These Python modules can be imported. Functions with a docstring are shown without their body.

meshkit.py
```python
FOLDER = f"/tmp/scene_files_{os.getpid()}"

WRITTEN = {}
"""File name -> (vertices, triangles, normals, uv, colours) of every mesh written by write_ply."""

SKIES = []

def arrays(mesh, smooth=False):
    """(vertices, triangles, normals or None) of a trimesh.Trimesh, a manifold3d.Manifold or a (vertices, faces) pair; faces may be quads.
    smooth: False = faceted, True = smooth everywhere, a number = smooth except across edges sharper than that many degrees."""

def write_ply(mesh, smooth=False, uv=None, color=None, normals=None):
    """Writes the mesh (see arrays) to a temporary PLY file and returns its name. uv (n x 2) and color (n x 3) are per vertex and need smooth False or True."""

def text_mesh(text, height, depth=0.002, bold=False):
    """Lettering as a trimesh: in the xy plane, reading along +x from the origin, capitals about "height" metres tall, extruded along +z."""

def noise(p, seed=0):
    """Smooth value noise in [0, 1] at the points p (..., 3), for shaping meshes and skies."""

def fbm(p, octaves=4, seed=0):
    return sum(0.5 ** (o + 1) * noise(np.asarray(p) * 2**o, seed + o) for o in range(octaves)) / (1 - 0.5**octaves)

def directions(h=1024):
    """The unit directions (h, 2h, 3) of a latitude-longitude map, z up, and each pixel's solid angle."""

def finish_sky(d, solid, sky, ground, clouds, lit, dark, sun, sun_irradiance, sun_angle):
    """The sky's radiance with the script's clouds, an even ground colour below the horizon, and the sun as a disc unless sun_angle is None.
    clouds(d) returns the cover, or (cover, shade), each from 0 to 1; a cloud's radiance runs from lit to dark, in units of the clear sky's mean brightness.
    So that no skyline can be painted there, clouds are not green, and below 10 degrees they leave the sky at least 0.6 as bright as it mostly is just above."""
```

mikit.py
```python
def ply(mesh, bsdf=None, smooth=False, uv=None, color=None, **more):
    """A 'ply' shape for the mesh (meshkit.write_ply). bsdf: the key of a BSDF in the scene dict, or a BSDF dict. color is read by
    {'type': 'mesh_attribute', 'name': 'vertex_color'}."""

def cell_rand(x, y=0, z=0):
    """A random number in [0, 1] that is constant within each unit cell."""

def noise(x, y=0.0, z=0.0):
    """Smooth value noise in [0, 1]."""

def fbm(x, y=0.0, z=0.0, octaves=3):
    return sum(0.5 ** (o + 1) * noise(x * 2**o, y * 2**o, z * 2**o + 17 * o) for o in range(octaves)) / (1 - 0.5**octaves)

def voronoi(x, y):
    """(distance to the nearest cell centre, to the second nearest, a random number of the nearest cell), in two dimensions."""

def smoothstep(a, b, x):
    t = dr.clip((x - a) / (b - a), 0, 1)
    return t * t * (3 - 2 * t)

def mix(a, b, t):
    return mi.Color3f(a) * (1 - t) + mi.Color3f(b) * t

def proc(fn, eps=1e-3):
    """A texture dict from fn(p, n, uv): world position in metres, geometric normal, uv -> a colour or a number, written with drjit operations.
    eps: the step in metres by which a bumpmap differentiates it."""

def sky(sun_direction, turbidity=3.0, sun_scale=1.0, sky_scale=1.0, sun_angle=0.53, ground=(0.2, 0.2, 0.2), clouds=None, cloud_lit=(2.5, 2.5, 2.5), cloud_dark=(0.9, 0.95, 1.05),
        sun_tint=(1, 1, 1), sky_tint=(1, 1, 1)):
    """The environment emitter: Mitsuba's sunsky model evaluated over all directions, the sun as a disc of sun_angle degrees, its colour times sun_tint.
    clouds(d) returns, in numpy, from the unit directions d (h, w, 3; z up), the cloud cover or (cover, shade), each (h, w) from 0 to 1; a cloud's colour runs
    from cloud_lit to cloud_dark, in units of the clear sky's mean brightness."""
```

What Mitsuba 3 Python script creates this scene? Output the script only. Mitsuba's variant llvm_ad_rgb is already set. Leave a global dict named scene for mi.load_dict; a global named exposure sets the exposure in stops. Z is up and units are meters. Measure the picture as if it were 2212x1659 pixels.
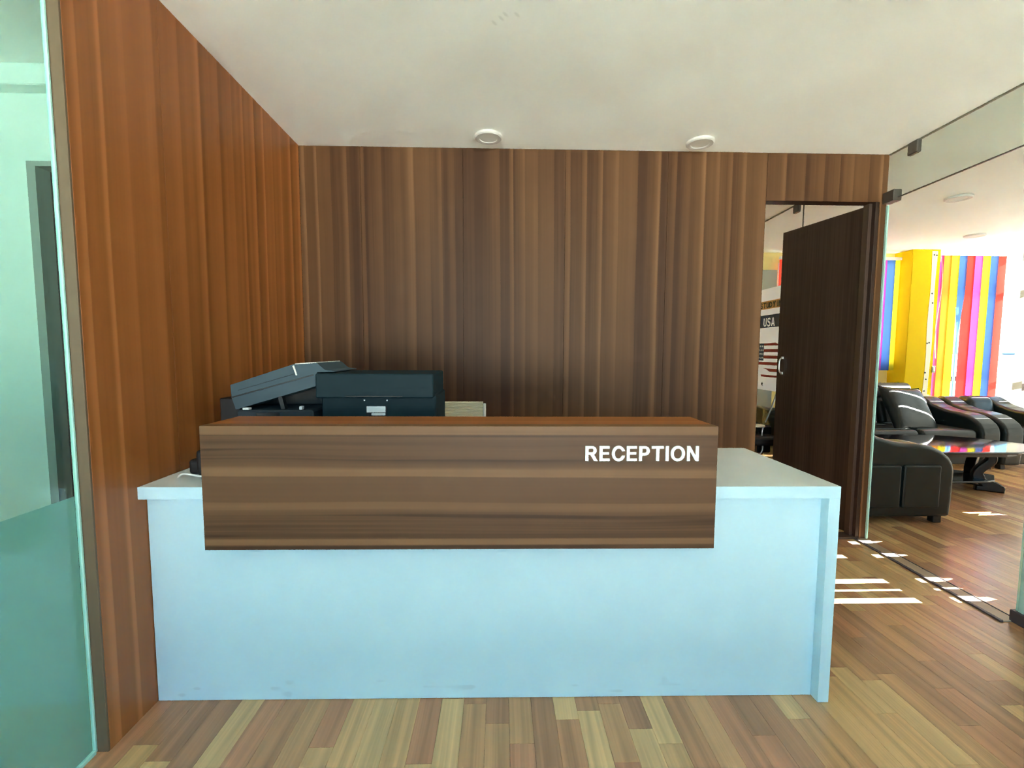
import math, random
import numpy as np, trimesh, manifold3d
import drjit as dr
import mitsuba as mi
import mikit, meshkit
from mikit import noise, fbm, cell_rand, smoothstep, mix
from shapely.geometry import Polygon, Point, box as sbox, LineString
from shapely import affinity, union_all

random.seed(7)
RNG = np.random.default_rng(7)
T = mi.ScalarTransform4f
scene, labels = {}, {}

# ------------------------------------------------------------------ camera, sky, sun, exposure
F, PITCH, YAW, ROLL, CAM_H = 958.1061, 4.2498, 1.4616, 0.2277, 1.22
a, b, c = np.radians([PITCH, YAW, ROLL])
FW = np.array([math.sin(b) * math.cos(a), math.cos(b) * math.cos(a), -math.sin(a)])
R0 = np.array([math.cos(b), -math.sin(b), 0]); U0 = np.cross(R0, FW)
UP = U0 * math.cos(c) - R0 * math.sin(c)
EYE = np.array([0, 0, CAM_H])
scene['camera'] = {'type': 'perspective', 'fov': math.degrees(2 * math.atan(1106 / F)), 'fov_axis': 'x', 'near_clip': 0.05, 'far_clip': 200.0,
                   'to_world': T().look_at(origin=EYE.tolist(), target=(EYE + FW).tolist(), up=UP.tolist())}
SUN = np.array([1.0, 0.0, 0.485])
scene['sky'] = mikit.sky(SUN, turbidity=3.0, sun_scale=0.0, sky_scale=0.76, ground=(0.40, 0.38, 0.33), sky_tint=(0.56, 1.02, 1.32))
scene['sun'] = {'type': 'directional', 'direction': (-SUN).tolist(), 'irradiance': {'type': 'rgb', 'value': [5.6, 5.5, 4.9]}}
exposure = 4.5

# ------------------------------------------------------------------ materials
def rgb(v): return {'type': 'rgb', 'value': [float(x) for x in v]}
def srgb(r, g, b_):
    x = np.array([r, g, b_]) / 255.0
    return np.where(x < 0.04045, x / 12.92, ((x + 0.055) / 1.055) ** 2.4)
def mat(name, base, rough=0.5, spec=0.5, metal=0.0, bump=None, **k):
    d = {'type': 'principled', 'base_color': base if isinstance(base, dict) else rgb(base), 'roughness': rough, 'metallic': metal, **k}
    if metal == 0: d['specular'] = spec
    if bump: d = {'type': 'bumpmap', 'arbitrary': bump[0], 'scale': bump[1], 'bsdf': d}
    scene[name] = {'type': 'twosided', 'bsdf': d}
    return name

def wood_vertical(axis, dark, mid, light):
    def fn(p, n, uv):
        u = p.x if axis == 0 else p.y
        w = u + 0.016 * (noise(p.z * 0.7, u * 2.0 + 31) - 0.5) + 0.004 * (noise(p.z * 2.6, u * 9.0 + 5) - 0.5)
        k = w * 10.0 + 1.3 * noise(w * 4.0 + 7)
        cell = dr.floor(k); f = k - cell
        amp = cell_rand(cell, 5 + axis)
        ridge = smoothstep(0.35 + 0.3 * amp, 0.90, f) * (1 - smoothstep(0.94, 1.0, f)) * (0.25 + 0.75 * smoothstep(0.1, 0.8, amp))
        groove = (1 - smoothstep(0.0, 0.42, f)) * cell_rand(cell, 9 + axis) * smoothstep(0.25, 0.6, noise(p.z * 0.8, cell * 3.1))
        broad = noise(w * 5.5 + 3, p.z * 0.30 + axis * 5 + 90)
        mid_ = noise(w * 24.0 + 11, p.z * 0.6)
        fine = noise(w * 85.0, p.z * 1.1) * 0.6 + noise(w * 240.0, p.z * 2.6) * 0.4
        t = 0.40 * ridge + 0.44 * broad + 0.22 * mid_ + 0.14 * (fine - 0.5) - 0.20 * groove
        c1 = mix(dark, mid, smoothstep(0.05, 0.48, t))
        return mix(c1, light, smoothstep(0.42, 0.95, t))
    return mikit.proc(fn)

def wood_horizontal(p, n, uv):
    drift = 0.030 * (noise(p.x * 0.9 + 4.3, p.z * 3.0) - 0.5) + 0.010 * (noise(p.x * 2.6, p.z * 9.0 + 9) - 0.5)
    inner = smoothstep(0.605, 0.66, p.z) * (1 - smoothstep(0.93, 0.955, p.z))
    w = p.z + drift * inner
    def band(z0, z1, soft): return smoothstep(z0 - soft, z0 + 0.002, w) * (1 - smoothstep(z1 - 0.003, z1 + 0.003, w))
    light = 0.8 * band(0.955, 0.990, 0.004) + (1 - smoothstep(0.833, 0.850, w)) * smoothstep(0.812, 0.816, w) + 0.7 * band(0.715, 0.735, 0.03) + 0.9 * band(0.596, 0.616, 0.004)
    dark = smoothstep(0.840, 0.87, w) * (1 - smoothstep(0.950, 0.956, w)) * 0.45 + (1 - smoothstep(0.70, 0.715, w)) * smoothstep(0.614, 0.62, w) * 0.55 + (1 - smoothstep(0.590, 0.597, w)) * 0.6
    lines = noise(w * 105.0, p.x * 1.1) * 0.6 + noise(w * 240.0, p.x * 2.2) * 0.4
    streak = smoothstep(0.66, 0.92, noise(w * 75.0 + 5, p.x * 0.8 + 2)) * dark
    t = 0.42 + 0.38 * light - 0.26 * dark + 0.34 * (lines - 0.5) * (0.4 + dark) - 0.62 * streak
    c1 = mix((0.054, 0.025, 0.013), (0.116, 0.056, 0.027), smoothstep(0.0, 0.5, t))
    return mix(c1, (0.195, 0.102, 0.050), smoothstep(0.42, 0.95, t))

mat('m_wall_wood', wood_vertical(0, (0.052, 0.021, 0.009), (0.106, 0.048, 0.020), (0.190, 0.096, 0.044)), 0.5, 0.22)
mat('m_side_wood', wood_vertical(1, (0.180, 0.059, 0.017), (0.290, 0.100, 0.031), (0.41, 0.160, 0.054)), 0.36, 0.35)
mat('m_ledge_wood', mikit.proc(wood_horizontal), 0.45, 0.25)
def wood_dark(p, n, uv):
    w = p.y + 0.01 * noise(p.z * 1.5, p.y * 3)
    t = 0.6 * noise(w * 14.0, p.z * 0.3) + 0.4 * noise(w * 140.0, p.z * 2.0)
    return mix((0.022, 0.012, 0.009), (0.052, 0.030, 0.022), t)
mat('m_door_wood', mikit.proc(wood_dark), 0.4, 0.45)
mat('m_jamb_dark', (0.030, 0.015, 0.010), 0.45)
mat('m_jamb_light', (0.060, 0.036, 0.027), 0.4)
mat('m_end_brown', (0.125, 0.085, 0.050), 0.45)

def ceiling_col(p, n, uv):
    t = fbm(p.x * 1.3, p.y * 1.3, 4.0, 3)
    s = smoothstep(0.62, 0.9, noise(p.x * 1.1 + 3, p.y * 2.1)) * 0.5
    mark = mi.Float(0)
    for mx_, my_ in ((-.027, 1.742), (-.001, 1.718), (.014, 1.699), (.056, 1.699)):   # old finger marks
        u_ = (p.x - mx_) * 0.6 + (p.y - my_) * 0.8; v_ = (p.y - my_) * 0.6 - (p.x - mx_) * 0.8
        mark = dr.maximum(mark, 1 - smoothstep(0.4, 1.0, dr.sqrt(dr.square(u_ / 0.020) + dr.square(v_ / 0.008))))
    return mix((0.84, 0.86, 0.82), (0.90, 0.92, 0.88), t) * (1 - 0.05 * s) * (1 - 0.14 * mark)
def ceiling_bump(p, n, uv): return fbm(p.x * 2.2, p.y * 2.2, 1.0, 2) + 0.12 * noise(p.x * 9, p.y * 9)
mat('m_ceiling', mikit.proc(ceiling_col), 0.6, 0.2, bump=(mikit.proc(ceiling_bump, 4e-3), 0.012))
mat('m_wall_white', (0.78, 0.78, 0.74), 0.6, 0.3)
mat('m_wall_mint', (0.70, 0.80, 0.76), 0.5, 0.3)
def desk_col(p, n, uv):
    t = fbm(p.x * 5, p.z * 5 + p.y * 4, 2.0, 3)
    smudge = smoothstep(0.80, 0.92, noise(p.x * 9 + 3, p.z * 22)) * smoothstep(0.12, 0.03, p.z) * 0.12
    return mix((0.64, 0.70, 0.69), (0.69, 0.74, 0.73), t) * (1 - smudge)
mat('m_desk_white', mikit.proc(desk_col), 0.38, 0.4)
def desk_skylit(p, n, uv):
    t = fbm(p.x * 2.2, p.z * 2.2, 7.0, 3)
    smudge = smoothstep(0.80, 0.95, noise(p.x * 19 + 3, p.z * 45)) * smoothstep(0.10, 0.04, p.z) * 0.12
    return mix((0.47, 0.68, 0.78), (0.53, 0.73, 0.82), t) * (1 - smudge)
mat('m_desk_skylit', mikit.proc(desk_skylit), 0.40, 0.4)  # white desk laminate with cool skylight painted into its colour
mat('m_letter', (0.82, 0.88, 0.88), 0.25, 0.5)
mat('m_plastic_white', (0.66, 0.65, 0.62), 0.45, 0.3)
mat('m_plastic_dim', (0.70, 0.69, 0.65), 0.5)
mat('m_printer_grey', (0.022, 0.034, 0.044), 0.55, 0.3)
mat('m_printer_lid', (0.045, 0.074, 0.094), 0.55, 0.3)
mat('m_printer_black', (0.006, 0.007, 0.009), 0.4)
mat('m_device_dark', (0.005, 0.018, 0.025), 0.6, 0.2)
mat('m_paper', (0.66, 0.60, 0.44), 0.8, 0.2)
mat('m_sticker', (0.75, 0.78, 0.80), 0.5)
mat('m_black', (0.010, 0.010, 0.011), 0.45)
mat('m_chrome', (0.70, 0.70, 0.72), 0.25, metal=1.0)
mat('m_steel_dark', (0.12, 0.11, 0.10), 0.35, metal=0.6)
mat('m_rail_brown', (0.36, 0.27, 0.19), 0.4)
mat('m_yellow', (0.70, 0.46, 0.006), 0.7, 0.08)
mat('m_yellow_pale', (0.86, 0.74, 0.30), 0.5, 0.3)
mat('m_cream', (0.82, 0.72, 0.50), 0.6)
mat('m_grey_panel', (0.30, 0.33, 0.31), 0.5)
mat('m_frame_white', (0.75, 0.75, 0.75), 0.45)
mat('m_frame_dark', (0.06, 0.05, 0.06), 0.45)
def leather_bump(p, n, uv): return noise(p.x * 9, p.y * 9, p.z * 9) + 0.05 * noise(p.x * 160, p.y * 160, p.z * 160)
mat('m_leather', (0.007, 0.013, 0.014), 0.34, 0.45, bump=(mikit.proc(leather_bump, 3e-3), 0.006))
mat('m_leather_grey', (0.085, 0.085, 0.083), 0.45, 0.5)
mat('m_table_gloss', (0.008, 0.008, 0.010), 0.06, 0.6)
mat('m_table_wood', (0.012, 0.009, 0.009), 0.22, 0.5)
mat('m_seal', (0.16, 0.17, 0.12), 0.5)
mat('m_teal_edge', (0.42, 0.72, 0.66), 0.2, 0.6)
mat('m_chair_mesh', (0.045, 0.047, 0.043), 0.6)
mat('m_poster', (0.80, 0.80, 0.79), 0.35)
scene['m_poster_sheet'] = {'type': 'principledthin', 'base_color': rgb((0.92, 0.94, 0.95)), 'roughness': 0.5, 'diff_trans': 1.1, 'spec_trans': 0.0}
mat('m_orange_band', (0.78, 0.47, 0.20), 0.4)
mat('m_navy', (0.035, 0.055, 0.16), 0.4)
mat('m_red', (0.40, 0.030, 0.040), 0.4)
mat('m_ink', (0.03, 0.025, 0.022), 0.5)
for k, (nm, col) in enumerate({'red': (0.72, 0.045, 0.035), 'magenta': (0.50, 0.075, 0.38), 'yellow': (0.72, 0.57, 0.03), 'blue': (0.055, 0.125, 0.36), 'orange': (0.62, 0.235, 0.035), 'pale_pink': (0.215, 0.195, 0.187), 'cream': (0.215, 0.21, 0.167), 'pale_blue': (0.175, 0.203, 0.21)}.items()):
    scene['m_slat_' + nm] = {'type': 'principledthin', 'base_color': rgb(col), 'roughness': 0.7, 'diff_trans': 1.2 if ' ' not in nm and 'pale' not in nm and nm != 'cream' else 0.7, 'spec_trans': 0.0}
def glassmat(name, tint, refl=1.0):
    scene[name] = {'type': 'thindielectric', 'int_ior': 1.5, 'specular_transmittance': rgb(tint), 'specular_reflectance': rgb((refl,) * 3)}
glassmat('m_glass', (0.96, 0.985, 0.97))
glassmat('m_glass_green', (0.88, 1.0, 0.98))
glassmat('m_glass_left', (0.72, 0.95, 0.90))
glassmat('m_glass_window', (0.97, 0.98, 0.98))
scene['m_frost'] = {'type': 'principledthin', 'base_color': rgb((0.42, 0.66, 0.68)), 'roughness': 0.35, 'diff_trans': 1.1, 'spec_trans': 0.15, 'eta': 1.5}

# floor strips: six tones of one laminate
FLOOR = [(0.44, 0.230, 0.115), (0.56, 0.350, 0.165), (0.37, 0.195, 0.103), (0.49, 0.278, 0.135), (0.45, 0.222, 0.118), (0.60, 0.400, 0.195)]
def floor_fn(col, seed):
    lo, hi = tuple(0.72 * x for x in col), tuple(1.18 * x for x in col)
    def fn(p, n, uv):
        w = p.x + 0.012 * (noise(p.y * 2.5, p.x * 14 + seed) - 0.5)
        t = 0.65 * noise(w * 55 + seed, p.y * 1.6) + 0.35 * noise(w * 230, p.y * 5.0)
        return mix(lo, hi, t)
    return fn
for i, col in enumerate(FLOOR):
    mat(f'm_floor_{i}', mikit.proc(floor_fn(col, 13.0 * i)), 0.25, 0.5)
mat('m_floor_base', (0.10, 0.07, 0.045), 0.6)

# ------------------------------------------------------------------ mesh helpers
def cbox(lo, hi, c=0.002):
    lo, hi = np.array(lo, float), np.array(hi, float)
    c = min(c, 0.45 * (hi - lo).min())
    if c <= 0:
        return trimesh.creation.box(bounds=[lo, hi])
    pts = []
    for i in np.ndindex(2, 2, 2):
        s = np.array(i); corner = np.where(s, hi, lo); inn = np.where(s, -1, 1)
        for k in range(3):
            q = corner + inn * c; q[k] = corner[k]; pts.append(q)
    return trimesh.convex.convex_hull(np.array(pts))
def bar(lo, hi):
    return trimesh.creation.box(bounds=[np.minimum(lo, hi), np.maximum(lo, hi)])
SPH = trimesh.creation.icosphere(subdivisions=2).vertices
def rbox(lo, hi, r):
    lo, hi = np.array(lo, float) + r, np.array(hi, float) - r
    pts = np.vstack([SPH * r + np.where(np.array(i), hi, lo) for i in np.ndindex(2, 2, 2)])
    return trimesh.convex.convex_hull(pts)
def cat(*ms): return trimesh.util.concatenate(list(ms))
def moved(m, fn):
    m = m.copy(); m.vertices = fn(np.array(m.vertices)); return m
def shear_left(v): v = v.copy(); v[:, 0] += -0.0114 * (v[:, 1] - 2.9); return v
def shear_glass(v): v = v.copy(); v[:, 0] += 0.0484 * (v[:, 1] - 2.9); return v
GX = 2.3955
def desk_turn(v): v = v.copy(); v[:, 1] += -0.0086 * v[:, 0]; return v
def tube(pts, r, n=10, caps=True):
    p = np.array(pts, float); t = np.gradient(p, axis=0); t /= np.linalg.norm(t, axis=1, keepdims=True)
    ref = np.array([0.13, 0.27, 0.95]) if abs(t[:, 2]).mean() < 0.8 else np.array([0.95, 0.27, 0.13])
    A = np.cross(t, ref); A /= np.linalg.norm(A, axis=1, keepdims=True); B = np.cross(t, A)
    th = np.arange(n) * 2 * np.pi / n
    rr = np.broadcast_to(r, (len(p),))
    v = (p[:, None] + rr[:, None, None] * (np.cos(th)[None, :, None] * A[:, None] + np.sin(th)[None, :, None] * B[:, None])).reshape(-1, 3)
    f = []
    for i in range(len(p) - 1):
        for j in range(n):
            q = [i * n + j, i * n + (j + 1) % n, (i + 1) * n + (j + 1) % n, (i + 1) * n + j]
            f += [[q[0], q[1], q[2]], [q[0], q[2], q[3]]]
    if caps:
        v = np.vstack([v, p[0], p[-1]]); k = len(v)
        for j in range(n):
            f += [[k - 2, (j + 1) % n, j], [k - 1, (len(p) - 1) * n + j, (len(p) - 1) * n + (j + 1) % n]]
    m = trimesh.Trimesh(v, f, process=False); m.fix_normals(); return m
def spline(pts, n=24):
    from scipy.interpolate import CubicSpline
    p = np.array(pts, float); s = np.r_[0, np.cumsum(np.linalg.norm(np.diff(p, axis=0), axis=1))]
    return CubicSpline(s, p)(np.linspace(0, s[-1], n))
def lathe(prof, n=40):
    return trimesh.creation.revolve(np.array(prof, float), sections=n)
def extrude(poly, h):
    return cat(*[trimesh.creation.extrude_polygon(g, h, engine='earcut') for g in getattr(poly, 'geoms', [poly])])
def pillow_extrude(poly, h, r, steps=5):
    """poly (x, y) extruded along z from 0 to h with both rims rounded by r."""
    n = 160
    ring = poly.exterior if poly.exterior.is_ccw else poly.exterior.reverse()
    pts = np.array([ring.interpolate(t, normalized=True).coords[0] for t in np.linspace(0, 1, n, endpoint=False)])
    tan = np.roll(pts, -1, 0) - np.roll(pts, 1, 0); nor = np.stack([tan[:, 1], -tan[:, 0]], 1); nor /= np.linalg.norm(nor, axis=1, keepdims=True) + 1e-12
    layers = []
    for k in range(steps + 1):
        an = math.pi / 2 * k / steps
        layers.append((r * (1 - math.sin(an)), r * (1 - math.cos(an))))
    prof = layers + [(i, h - z) for i, z in layers[::-1]]
    v = np.vstack([np.c_[pts - nor * i, np.full(n, z)] for i, z in prof])
    f = []
    for L in range(len(prof) - 1):
        for j in range(n):
            q = [L * n + j, L * n + (j + 1) % n, (L + 1) * n + (j + 1) % n, (L + 1) * n + j]
            f += [[q[0], q[1], q[2]], [q[0], q[2], q[3]]]
    cap = Polygon(pts - nor * prof[0][0])
    m = trimesh.Trimesh(v, f, process=False)
    vv, ff = trimesh.creation.triangulate_polygon(cap.buffer(0), engine='earcut')
    c0 = trimesh.Trimesh(np.c_[vv, np.zeros(len(vv))], ff[:, ::-1], process=False); c1 = trimesh.Trimesh(np.c_[vv, np.full(len(vv), h)], ff, process=False)
    m = trimesh.util.concatenate([m, c0, c1]); m.merge_vertices(); m.fix_normals(); return m

def key_of(name):
    if name not in scene and name not in labels: return name
    i = 1
    while f'{name}_{i:03d}' in scene or f'{name}_{i:03d}' in labels: i += 1
    return f'{name}_{i:03d}'
def obj(name, mesh, m, parent=None, smooth=False, label=None, **k):
    key = key_of(f'{parent}__{name}' if parent else name)
    scene[key] = mikit.ply(mesh, m, smooth=smooth, **k)
    if label: labels.setdefault(key, {})['label'] = label
    return key
def thing(name, label, category, group=None):
    key = key_of(name); labels[key] = {'label': label, 'category': category}
    if group: labels[key]['group'] = group
    return key
def struct(name, mesh, m, label=None, smooth=False):
    key = key_of(name); scene[key] = mikit.ply(mesh, m, smooth=smooth)
    labels[key] = {'kind': 'structure', **({'label': label} if label else {})}
    return key

H = 2.434           # ceiling
YB = 2.765          # face of the wooden back wall
XL, XR, YN, YF = -4.0, 6.19, -2.6, 5.45
def xleft(y): return -1.2064 - 0.0114 * (y - 2.9)
def xglass(y): return GX + 0.0484 * (y - 2.9)

# ------------------------------------------------------------------ the setting
fl = struct('floor', bar([XL - .1, YN - .1, -0.12], [XR + .1, YF + .1, -0.006]), 'm_floor_base', 'pale wood laminate floor of narrow strips')
planks, rest = [], []
w = 0.0775
x = XL
while x < XR:
    y = YN - random.uniform(0, 0.5)
    last = -1
    while y < YF:
        L = random.choice([0.22, 0.34, 0.45, 0.55, 0.68])
        y0, y1 = max(y, YN), min(y + L, YF)
        tone = random.choice([i for i in range(6) if i != last]); last = tone
        if y1 - y0 > 0.02:
            xc = x + w / 2
            m = (x + 0.0003, y0 + 0.0003, min(x + w, XR) - 0.0003, y1 - 0.0003, tone)
            front = -1.28 < xc < 2.45 and y1 > 1.0 and y0 < 1.47
            side = 1.12 < xc < 2.45 and y1 > 1.0 and y0 < 2.76
            far = 2.45 <= xc < 4.0 and y1 > 1.75 and y0 < 3.55
            (planks if (front or side or far) else rest).append(m)
        y += L
    x += w
def strip(m): return cbox([m[0], m[1], -0.006], [m[2], m[3], 0.0], 0.0005)
planks.sort(key=lambda m: (m[0] - 0) ** 2 + m[1] ** 2)
for m in planks[:300]: obj('plank', strip(m), f'm_floor_{m[4]}', fl)
rest += planks[300:]
for i in range(6):
    k = obj('plank_field', cat(*[bar([m[0], m[1], -0.006], [m[2], m[3], 0]) for m in rest if m[4] == i]), f'm_floor_{i}', fl)
    labels[k] = {'kind': 'stuff'}

struct('ceiling', bar([XL - .1, YN - .1, H], [XR + .1, YF + .1, H + 0.1]), 'm_ceiling', 'plastered off white ceiling')

# back wall: a core with the door opening, faced with wood panels
DX0, DX1, DZ = 1.630, 2.347, 2.150
core = cat(bar([-1.24, YB + .007, 0], [DX0 - .02, YB + .075, H]), bar([DX0 - .02, YB + .007, DZ + .022], [DX1, YB + .075, H]), bar([DX1, YB + .007, 0], [2.389, YB + .075, H]))
wb = struct('wall_back', core, 'm_jamb_dark', 'brown wood laminate wall behind the reception desk')
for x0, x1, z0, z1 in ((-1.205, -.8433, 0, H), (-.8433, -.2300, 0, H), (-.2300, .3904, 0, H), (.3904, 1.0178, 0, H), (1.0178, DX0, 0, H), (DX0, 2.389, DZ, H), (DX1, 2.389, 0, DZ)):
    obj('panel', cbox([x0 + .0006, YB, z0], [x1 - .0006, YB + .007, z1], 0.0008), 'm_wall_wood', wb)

wl = struct('wall_left', moved(bar([-1.2494, 1.302, 0], [-1.2134, YB + .07, H]), shear_left), 'm_end_brown', 'orange brown wood laminate wall on the left')
for y0, y1 in ((1.298, 1.655), (1.655, 2.275), (2.275, YB)):
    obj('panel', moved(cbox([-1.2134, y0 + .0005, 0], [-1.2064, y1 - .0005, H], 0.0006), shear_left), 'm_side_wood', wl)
obj('end_panel', moved(cbox([-1.2504, 1.292, 0], [-1.2074, 1.302, H], 0.001), shear_left), 'm_end_brown', wl, label='dull brown end board of the wall')

mat('m_ground', (0.72, 0.73, 0.68), 0.9, 0.1)
struct('ground', bar([-1500, -1500, -4.2], [1500, 1500, -4.0]), 'm_ground', 'pale ground outside the windows')
# outer walls
def wall_with_holes(axis, pos, lo, hi, holes, t=0.12, out=1):
    """A wall across u = lo..hi with rectangular holes (u0, u1, z0, z1)."""
    shape = sbox(lo, 0, hi, H)
    for h in holes: shape = shape.difference(sbox(h[0], h[2], h[1], h[3]))
    m = extrude(shape, t); v = np.array(m.vertices)
    d = pos + out * v[:, 2]
    m.vertices = np.c_[v[:, 0], d, v[:, 1]] if axis == 1 else np.c_[d, v[:, 0], v[:, 1]]
    m.fix_normals(); return m
def window(n, axis, pos, rect, cols, rails, frame, label, wid=0.05):
    u0, u1, z0, z1 = rect
    def B(ua, ub, za, zb, d0=-.03, d1=.03):
        return cbox([ua, pos + d0, za], [ub, pos + d1, zb], .003) if axis == 1 else cbox([pos + d0, ua, za], [pos + d1, ub, zb], .003)
    key = struct(f'window_{n}', cat(B(u0, u1, z0, z0 + wid), B(u0, u1, z1 - wid, z1), B(u0, u0 + wid, z0 + wid, z1 - wid), B(u1 - wid, u1, z0 + wid, z1 - wid)), frame, label)
    cs = np.linspace(u0, u1, cols + 1)
    for cc in cs[1:-1]: obj('mullion', B(cc - wid / 2, cc + wid / 2, z0 + wid, z1 - wid), frame, key)
    for r in rails: obj('transom', B(u0 + wid, u1 - wid, r[0], r[1], -.028, .028), frame, key)
    zs = [z0 + wid] + [sum(r) / 2 for r in rails] + [z1 - wid]
    for i in range(cols):
        for za, zb in zip(zs[:-1], zs[1:]):
            ua, ub = cs[i] + .01, cs[i + 1] - .01
            q = [[ua, pos, za], [ub, pos, za], [ub, pos, zb], [ua, pos, zb]] if axis == 1 else [[pos, ua, za], [pos, ub, za], [pos, ub, zb], [pos, ua, zb]]
            obj('pane', trimesh.Trimesh(q, [[0, 1, 2], [0, 2, 3]], process=False), 'm_glass_window', key)
    return key

W1 = (3.40, 4.93, 1.00, 2.32); W2 = (5.26, 6.14, 0.12, 2.40)
wf = struct('wall_far', wall_with_holes(1, YF, XL - .1, XR + .12, [W1, W2]), 'm_yellow_pale', 'yellow wall with windows at the far end of the lounge')
window(1, 1, YF + .06, W1, 2, [], 'm_frame_white', 'window behind the coloured blinds left of the yellow column')
window(2, 1, YF + .06, W2, 1, [(0.86, 0.92), (1.87, 1.93)], 'm_frame_dark', 'window behind the coloured blinds right of the yellow column')
RAILS = [(0.87, 0.93), (1.950, 2.013)]
W3 = (1.3, 5.44, 0.10, 2.40)
struct('wall_right', wall_with_holes(0, XR, YN - .1, YF, [W3]), 'm_wall_white', 'window wall on the right of the lounge')
window(3, 0, XR + .05, W3, 4, RAILS, 'm_frame_white', 'bright window band on the right of the lounge', .025)
W4 = [(-3.3, -1.8, 0.9, 2.0), (-1.1, 2.2, 0.1, 2.38)]
struct('wall_front', wall_with_holes(1, YN, XL - .1, XR + .12, W4, out=-1), 'm_wall_white')
for i, r in enumerate(W4): window(4 + i, 1, YN - .05, r, 3, [], 'm_frame_white', None)
struct('wall_side', bar([XL - .12, YN, 0], [XL, YF, H]), 'm_wall_mint')
struct('wall_office', bar([-1.30, YB + .075, 0], [-1.20, YF, H]), 'm_wall_white')
# the room behind the glass on the left
wr = struct('wall_room', cat(bar([XL, 2.10, 0], [-2.105, 2.2, H]), bar([-2.105, 2.10, 2.052], [-1.255, 2.2, H])), 'm_wall_mint', 'pale wall of the room behind the left glass')
obj('cornice', cbox([XL, 2.03, 2.345], [-1.262, 2.10, H], .004), 'm_wall_mint', wr)
d2 = struct('door_2', cat(bar([-2.105, 2.085, 0], [-2.067, 2.2, 2.052]), bar([-2.067, 2.085, 2.03], [-1.27, 2.2, 2.052])), 'm_grey_panel', 'dark doorway with a grey frame seen through the left glass')
obj('door_panel', cbox([-2.067, 2.15, 0.0], [-1.27, 2.19, 2.03], .002), 'm_black', d2)  # black sheet painting the darkness inside the open doorway

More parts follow.
